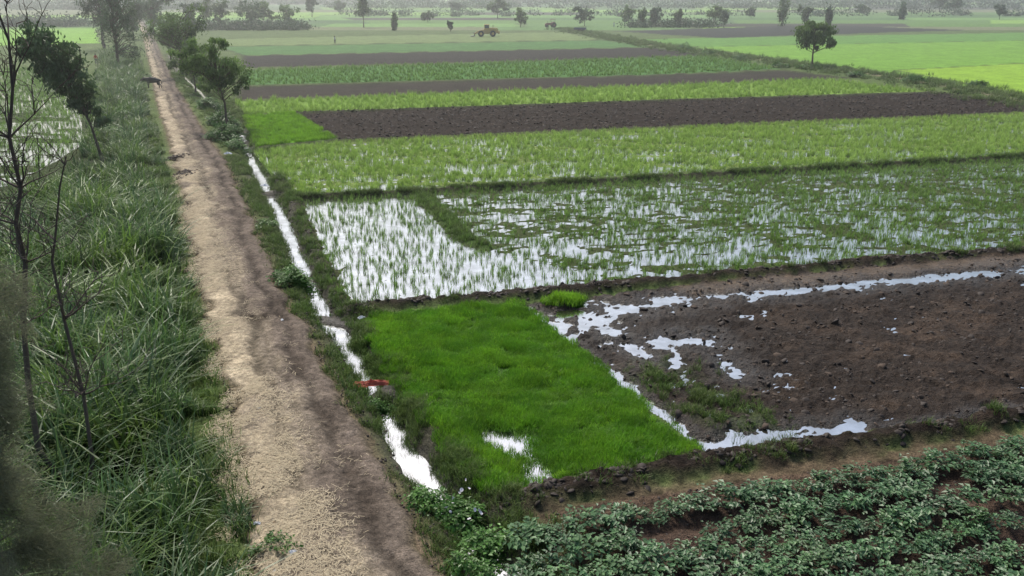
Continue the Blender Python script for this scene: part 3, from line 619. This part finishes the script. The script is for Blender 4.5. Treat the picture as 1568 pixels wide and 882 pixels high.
# casuarina in the lower left foreground
r=np.random.default_rng(13); TX,TY=-7.45,11.0
paths=[([(TX-.1,TY-.1,-.2),(TX,TY,3),(TX-.35,TY+.1,6),(TX-.3,TY+.2,9.5)],[.12,.09,.06,.02])]; PB=[];DD=[]
for b_i in range(54):
    z0=r.uniform(.8,8.5); a=r.uniform(-1.1,1.7); ln=r.uniform(.6,1.2)*(1.7 if z0<4.2 else .75); d=np.array((math.cos(a),math.sin(a),r.uniform(0,.5))); st=np.array((TX-.1,TY,z0))
    pt=[st+d*ln*k/5+np.array((0,0,-.10*(k/5)**2)) for k in range(6)]; paths.append((pt,[.016,.012,.009,.007,.005,.003]))
    for q in range(11):
        t=r.uniform(.3,1.05); c0=st+d*ln*t+r.normal(0,.13,3); k=70
        PB.append(c0+r.normal(size=(k,3))*.08); DD.append(d*.6+r.normal(size=(k,3))*.4+r.normal(0,.3,3)+np.array((0,0,-.2)))
PB=np.vstack(PB); DD=np.vstack(DD); n=len(PB); DD/=np.linalg.norm(DD,axis=1)[:,None]; SD=np.cross(DD,r.normal(size=(n,3))); SD/=np.linalg.norm(SD,axis=1)[:,None]; l=r.uniform(.08,.24,n)[:,None]
LV=np.stack([PB-SD*.003,PB+SD*.003,PB+DD*l+SD*.0015,PB+DD*l-SD*.0015],1).reshape(-1,3)
TV,TF=tubes(paths,6); o=len(TV); NF=np.arange(n*4).reshape(n,4)+o
mk('casuarina_tree',np.vstack([TV,LV]),np.vstack([TF,NF]),[M_bark,M_needle],False,{'s':('FLOAT',np.r_[np.zeros(o),np.tile([.3,.3,1,1],n)].astype(np.float32))},midx=np.r_[np.zeros(len(TF)),np.ones(n)])
# ------------------------------------------------------------------ vehicles
def empty(name,loc,rz_=0,s=1):
    e=bpy.data.objects.new(name,None); e.location=loc; e.rotation_euler=(0,0,rz_); e.scale=(s,s,s); COL.objects.link(e); return e
def fin(bm,name,par,mat,bev=.03):
    if bev: bmesh.ops.bevel(bm,geom=[e for e in bm.edges if e.calc_face_angle(0)>.5],offset=bev,segments=1,affect='EDGES')
    me=bpy.data.meshes.new(name); bm.to_mesh(me); bm.free(); me.materials.append(mat); o=bpy.data.objects.new(name,me); COL.objects.link(o); o.parent=par; return o
def box(name,par,c,s,mat,bev=.04,rot=(0,0,0),taper=1):
    bm=bmesh.new(); bmesh.ops.create_cube(bm,size=1)
    for v in bm.verts:
        if v.co.z>0: v.co.x*=taper; v.co.y*=taper
        v.co=Vector((v.co.x*s[0],v.co.y*s[1],v.co.z*s[2]))
    o=fin(bm,name,par,mat,bev); o.location=c; o.rotation_euler=rot; return o
def prism(name,par,prof,y0,y1,mat,bev=.02):
    bm=bmesh.new(); a=[bm.verts.new((x,y0,z)) for x,z in prof]; b_=[bm.verts.new((x,y1,z)) for x,z in prof]; n=len(prof)
    bm.faces.new(a); bm.faces.new(b_[::-1])
    for i in range(n): bm.faces.new((a[i],b_[i],b_[(i+1)%n],a[(i+1)%n]))
    bmesh.ops.recalc_face_normals(bm,faces=bm.faces); return fin(bm,name,par,mat,bev)
def wheel(name,par,c,rad,wd,mt,mh):
    bm=bmesh.new(); bmesh.ops.create_cone(bm,cap_ends=True,segments=28,radius1=rad,radius2=rad,depth=wd)
    t=fin(bm,name,par,mt,.08*rad); t.location=c; t.rotation_euler=(R(90),0,0)
    bm=bmesh.new(); bmesh.ops.create_cone(bm,cap_ends=True,segments=20,radius1=rad*.5,radius2=rad*.42,depth=wd*1.06)
    t=fin(bm,name+'_hub',par,mh,.02); t.location=c; t.rotation_euler=(R(90),0,0)
M_yel=simple('faded_yellow_paint',(.55,.38,.12),.5); M_tyre=simple('tyre_rubber',(.05,.05,.05),.9); M_dark=simple('dark_metal',(.09,.085,.08),.6); M_glass=simple('cab_glass',(.08,.10,.11),.1); M_redp=simple('dull_red_paint',(.22,.09,.07),.5); M_blue=simple('dull_blue_paint',(.08,.11,.16),.5)
gx,gy=G(746,56); L_=empty('wheel_loader',(gx,gy,0),R(4))
for nm,xx_,yy_ in (('wheel_front_left',-1.7,-1.05),('wheel_front_right',-1.7,1.05),('wheel_rear_left',1.5,-1.05),('wheel_rear_right',1.5,1.05)): wheel(nm,L_,(xx_,yy_,.8),.8,.6,M_tyre,M_yel)
prism('engine_hood',L_,[(.5,.9),(2.9,.9),(3.0,1.7),(2.7,2.2),(.5,2.3)],-.75,.75,M_yel); prism('front_frame',L_,[(-2.4,.7),(.5,.7),(.5,1.4),(-.6,1.5),(-2.2,1.3)],-.5,.5,M_yel)
box('cab_lower',L_,(-.1,0,1.8),(1.4,1.4,.75),M_yel); box('cab_glazing',L_,(-.1,0,2.6),(1.3,1.3,.85),M_glass,.02,taper=.92); box('cab_roof',L_,(-.1,0,3.1),(1.5,1.5,.14),M_yel)
for i,(a,b_) in enumerate(((-.72,-.64),(-.72,.64),(.52,-.64),(.52,.64))): box('cab_post_%d'%i,L_,(a,b_,2.6),(.09,.09,.9),M_yel,.01)
for s in (-.45,.45): prism('lift_arm_%s'%('left' if s<0 else 'right'),L_,[(-.7,1.9),(-.5,1.6),(-2.4,1.0),(-3.4,.5),(-3.5,.75),(-2.5,1.5)],s-.1,s+.1,M_yel)
prism('bucket',L_,[(-3.4,.95),(-3.3,.2),(-4.4,.1),(-4.5,.16),(-3.5,.3),(-3.55,.9),(-3.9,1.15),(-3.9,1.2)],-1.35,1.35,M_dark); box('exhaust',L_,(1.6,.3,2.6),(.12,.12,.8),M_dark,.01); box('counterweight',L_,(3.1,0,1.1),(.5,1.7,.7),M_yel)
def tractor(px,py,mat,rot):
    gx,gy=G(px,py); T_=empty('tractor',(gx,gy,0),rot)
    wheel('rear_wheel_left',T_,(1.,-.8,.8),.8,.4,M_tyre,mat); wheel('rear_wheel_right',T_,(1.,.8,.8),.8,.4,M_tyre,mat); wheel('front_wheel_left',T_,(-1.3,-.65,.42),.42,.25,M_tyre,mat); wheel('front_wheel_right',T_,(-1.3,.65,.42),.42,.25,M_tyre,mat)
    prism('bonnet',T_,[(-1.9,.7),(.4,.7),(.4,1.5),(-1.6,1.4),(-1.9,1.2)],-.35,.35,mat); prism('fenders',T_,[(.2,.9),(.4,1.6),(1.,1.8),(1.7,1.5),(1.4,1.55),(1.,1.65),(.5,1.45),(.4,.9)],-1.,1.,mat)
    box('seat',T_,(.9,0,1.6),(.5,.5,.5),M_dark); box('canopy',T_,(.7,0,2.6),(1.6,1.4,.1),mat)
    for a in (0,1.4):
        for b_ in (-.6,.6): box('canopy_post_%d_%d'%(a*10,b_*10),T_,(a,b_,2.1),(.06,.06,.95),M_dark,.01)
    box('steering_column',T_,(.35,0,1.75),(.06,.06,.5),M_dark,.01,(0,R(-25),0)); box('exhaust',T_,(-1.,.2,1.8),(.08,.08,.7),M_dark,.01)
tractor(843,42,M_redp,R(15))
gx,gy=G(888,50); H_=empty('harrow_trailer',(gx,gy,0),R(-15))
box('bed',H_,(0,0,.9),(3.4,1.7,.12),M_dark); box('side_left',H_,(0,-.85,1.2),(3.4,.06,.5),M_blue,.01); box('side_right',H_,(0,.85,1.2),(3.4,.06,.5),M_blue,.01); box('drawbar',H_,(-2.6,0,.7),(2.,.12,.12),M_dark,.01)
for a in (-.2,.9):
    for b_ in (-.8,.8): wheel('wheel_%d_%d'%(a*10,b_*10),H_,(a,b_,.42),.42,.22,M_tyre,M_dark)
# ------------------------------------------------------------------ people and animals
def skin(name,par,V,E,rad,mat,sub=1,root=0):
    me=bpy.data.meshes.new(name); me.from_pydata(V,E,[]); me.materials.append(mat); o=bpy.data.objects.new(name,me); COL.objects.link(o); o.parent=par
    sk=o.modifiers.new('skin','SKIN')
    for i,q in enumerate(rad):
        sv=me.skin_vertices[0].data[i]; sv.radius=(q,q) if not isinstance(q,tuple) else q
        sv.use_root=(i==root)
    sk.use_smooth_shade=True; ss=o.modifiers.new('sub','SUBSURF'); ss.levels=sub; ss.render_levels=sub; return o
M_skin=simple('skin',(.22,.12,.07),.6); M_hair=simple('dark_hair',(.02,.015,.012),.7); M_robe=simple('pale_robe',(.5,.52,.56),.8); M_trs=simple('dark_trousers',(.05,.055,.07),.8); M_redc=simple('red_cloth',(.45,.05,.03),.8)
def person(px,py,rot,shirt,trs):
    gx,gy=G(px,py); P_=empty('farmer',(gx,gy,float(hz([gx],[gy])[0])),rot)
    skin('shirt',P_,[(0,0,.95),(0,0,1.12),(0,0,1.32),(0,0,1.45),(0,0,1.5),(.19,0,1.42),(.25,.04,1.15),(.22,-.08,.92),(-.19,0,1.42),(-.27,.02,1.15),(-.24,-.1,.93)],[(0,1),(1,2),(2,3),(3,4),(3,5),(5,6),(6,7),(3,8),(8,9),(9,10)],[(.17,.12),(.15,.11),(.18,.12),(.13,.1),.06,.07,.055,.045,.07,.055,.045],shirt)
    skin('trousers',P_,[(0,0,.98),(.1,0,.88),(.13,-.08,.5),(.14,.02,.12),(-.1,0,.88),(-.12,.06,.5),(-.13,.14,.12)],[(0,1),(1,2),(2,3),(0,4),(4,5),(5,6)],[(.16,.12),.1,.075,.06,.1,.075,.06],trs)
    for s,yy_ in ((.14,.02),(-.13,.14)): skin('foot_%s'%('left' if s>0 else 'right'),P_,[(s,yy_,.1),(s,yy_,.04),(s,yy_-.17,.03)],[(0,1),(1,2)],[.04,.042,.03],M_skin)
    skin('head',P_,[(0,0,1.48),(0,-.01,1.58),(0,-.02,1.66),(0,-.01,1.73),(0,-.11,1.65)],[(0,1),(1,2),(2,3),(2,4)],[.05,.07,.088,.07,.02],M_skin)
    skin('hair',P_,[(0,.02,1.68),(0,.0,1.76),(0,.06,1.64)],[(0,1),(0,2)],[.092,.07,.06],M_hair)
    for s,(hx,hy,hz_) in (('left',(.22,-.08,.92)),('right',(-.24,-.1,.93))):
        V=[(hx,hy,hz_),(hx,hy-.01,hz_-.06),(hx,hy-.02,hz_-.1)];E=[(0,1),(1,2)];rd=[.026,.034,.03]
        for k,l in enumerate((.07,.08,.075,.06)):
            i=len(V); V+=[(hx,hy-.045+k*.018,hz_-.13),(hx,hy-.05+k*.018,hz_-.13-l*.6)]; E+=[(2,i),(i,i+1)]; rd+=[.009,.008]
        i=len(V); V+=[(hx,hy-.05,hz_-.07),(hx,hy-.065,hz_-.1)]; E+=[(1,i),(i,i+1)]; rd+=[.011,.009]
        skin('hand_'+s,P_,V,E,rd,M_skin)
person(513,68,R(70),M_robe,M_trs); person(148,99,R(200),M_redc,M_trs); person(940,42,R(20),M_robe,M_robe)
M_buf=simple('buffalo_hide',(.035,.03,.028),.7)
gx,gy=G(236,137); B_=empty('water_buffalo',(gx,gy,.1),R(190),1.05)
V=[(0,0,1.0),(.45,0,1.05),(.75,0,1.12),(1.05,0,1.15),(1.25,0,1.1),(1.5,0,.95),(-.45,0,1.02),(-.75,0,1.0),(-.92,0,.9),(-.98,0,.5),
   (.55,.2,.75),(.58,.22,.42),(.55,.22,.05),(.55,-.2,.75),(.62,-.22,.42),(.66,-.22,.05),
   (-.6,.2,.78),(-.5,.22,.58),(-.72,.22,.38),(-.66,.22,.05),(-.6,-.2,.78),(-.55,-.22,.58),(-.82,-.22,.38),(-.8,-.22,.05)]
E=[(0,1),(1,2),(2,3),(3,4),(4,5),(0,6),(6,7),(7,8),(8,9),(1,10),(10,11),(11,12),(1,13),(13,14),(14,15),(6,16),(16,17),(17,18),(18,19),(6,20),(20,21),(21,22),(22,23)]
rd=[(.33,.36),(.31,.34),.24,.17,.16,.09,(.3,.3),.2,.05,.03,.13,.07,.06,.13,.07,.06,.16,.11,.06,.055,.16,.11,.06,.055]
skin('body',B_,V,E,rd,M_buf,2)
for s in (-1,1):
    skin('horn_%d'%(s+1),B_,[(1.2,s*.1,1.24),(1.1,s*.28,1.32),(.95,s*.34,1.42)],[(0,1),(1,2)],[.045,.035,.012],M_dark); skin('ear_%d'%(s+1),B_,[(1.18,s*.13,1.15),(1.12,s*.3,1.12)],[(0,1)],[.03,.05],M_buf)
# ------------------------------------------------------------------ small things
def rag(name,px,py,sx,sy,hh,mat,seed,rot=0,z=0):
    gx,gy=G(px,py,z); n=16; u,v=np.meshgrid(np.linspace(-1,1,n),np.linspace(-1,1,n),indexing='ij')
    X=u*sx*(1+.3*(vn(v*2+seed,u*2)-.5)); Y=v*sy*(1+.5*(vn(u*2+seed,v*2)-.5)); Z=hh*(fbm(u*2.5+seed,v*2.5,seed,3))*(1-.6*u*u)*(1-.6*v*v)
    V=np.stack([X*math.cos(rot)-Y*math.sin(rot)+gx,X*math.sin(rot)+Y*math.cos(rot)+gy,Z+z],-1).reshape(-1,3); I=np.arange(n*n).reshape(n,n)
    return mk(name,V,np.stack([I[:-1,:-1],I[:-1,1:],I[1:,1:],I[1:,:-1]],-1).reshape(-1,4),[mat])
M_rust=simple('faded_red_cloth',(.34,.07,.04),.8,.5,20,.5,8); M_plas=simple('white_plastic',(.6,.62,.65),.4)
rag('red_cloth_dam',570,590,.5,.18,.28,M_rust,3,.2,-.05); rag('red_cloth_dam',553,590,.26,.14,.2,M_rust,5,-.3,-.02)
for i,(px,py,s) in enumerate([(393,802,.09),(447,847,.12),(432,490,.08),(350,236,.3),(553,487,.14),(420,875,.08),(405,285,.25),(398,625,.08)]): rag('plastic_litter',px,py,s,s*.6,s*.9,M_plas,i+7,i,.12)
# ------------------------------------------------------------------ light, haze, camera
EL=R(50); AZ=R(-25)
sd=Vector((math.sin(AZ)*math.cos(EL),math.cos(AZ)*math.cos(EL),math.sin(EL)))
sl_=bpy.data.lights.new('sun','SUN'); sl_.energy=2.9; sl_.angle=R(10); sl_.color=(1,.96,.88)
so=bpy.data.objects.new('sun',sl_); so.rotation_euler=sd.to_track_quat('Z','Y').to_euler(); COL.objects.link(so)
wd=bpy.data.worlds.new('World'); scene.world=wd; wd.use_nodes=True; nt=wd.node_tree; nt.nodes.clear()
sk=nt.nodes.new('ShaderNodeTexSky'); sk.sky_type='NISHITA'; sk.sun_disc=False; sk.sun_elevation=EL; sk.sun_rotation=AZ; sk.dust_density=4; sk.air_density=1.2
bg=nt.nodes.new('ShaderNodeBackground'); bg.inputs[1].default_value=.15; ow=nt.nodes.new('ShaderNodeOutputWorld')
nt.links.new(sk.outputs[0],bg.inputs[0]); nt.links.new(bg.outputs[0],ow.inputs[0])
bm=bmesh.new(); bmesh.ops.create_cube(bm,size=1)
for v in bm.verts: v.co=Vector((v.co.x*14000,v.co.y*7500+3750+30,v.co.z*40+18))
me=bpy.data.meshes.new('haze'); bm.to_mesh(me); bm.free(); m,nt2,o=newmat('haze_air'); vs=N(nt2,'ShaderNodeVolumeScatter'); vs.inputs['Density'].default_value=.0008; vs.inputs['Color'].default_value=(.95,1,.99,1); vs.inputs['Anisotropy'].default_value=.6
nt2.links.new(vs.outputs[0],o.inputs['Volume']); me.materials.append(m); ho=bpy.data.objects.new('haze',me); COL.objects.link(ho)
cam=bpy.data.cameras.new('camera'); cam.lens=36*F0/1568; cam.sensor_width=36; cam.clip_end=20000; cam.clip_start=.1
co=bpy.data.objects.new('camera',cam); co.location=(0,0,CAMH); co.rotation_euler=(R(90)-PIT,0,0); COL.objects.link(co); scene.camera=co
scene.view_settings.view_transform='Standard'; scene.view_settings.look='None'; scene.view_settings.exposure=0
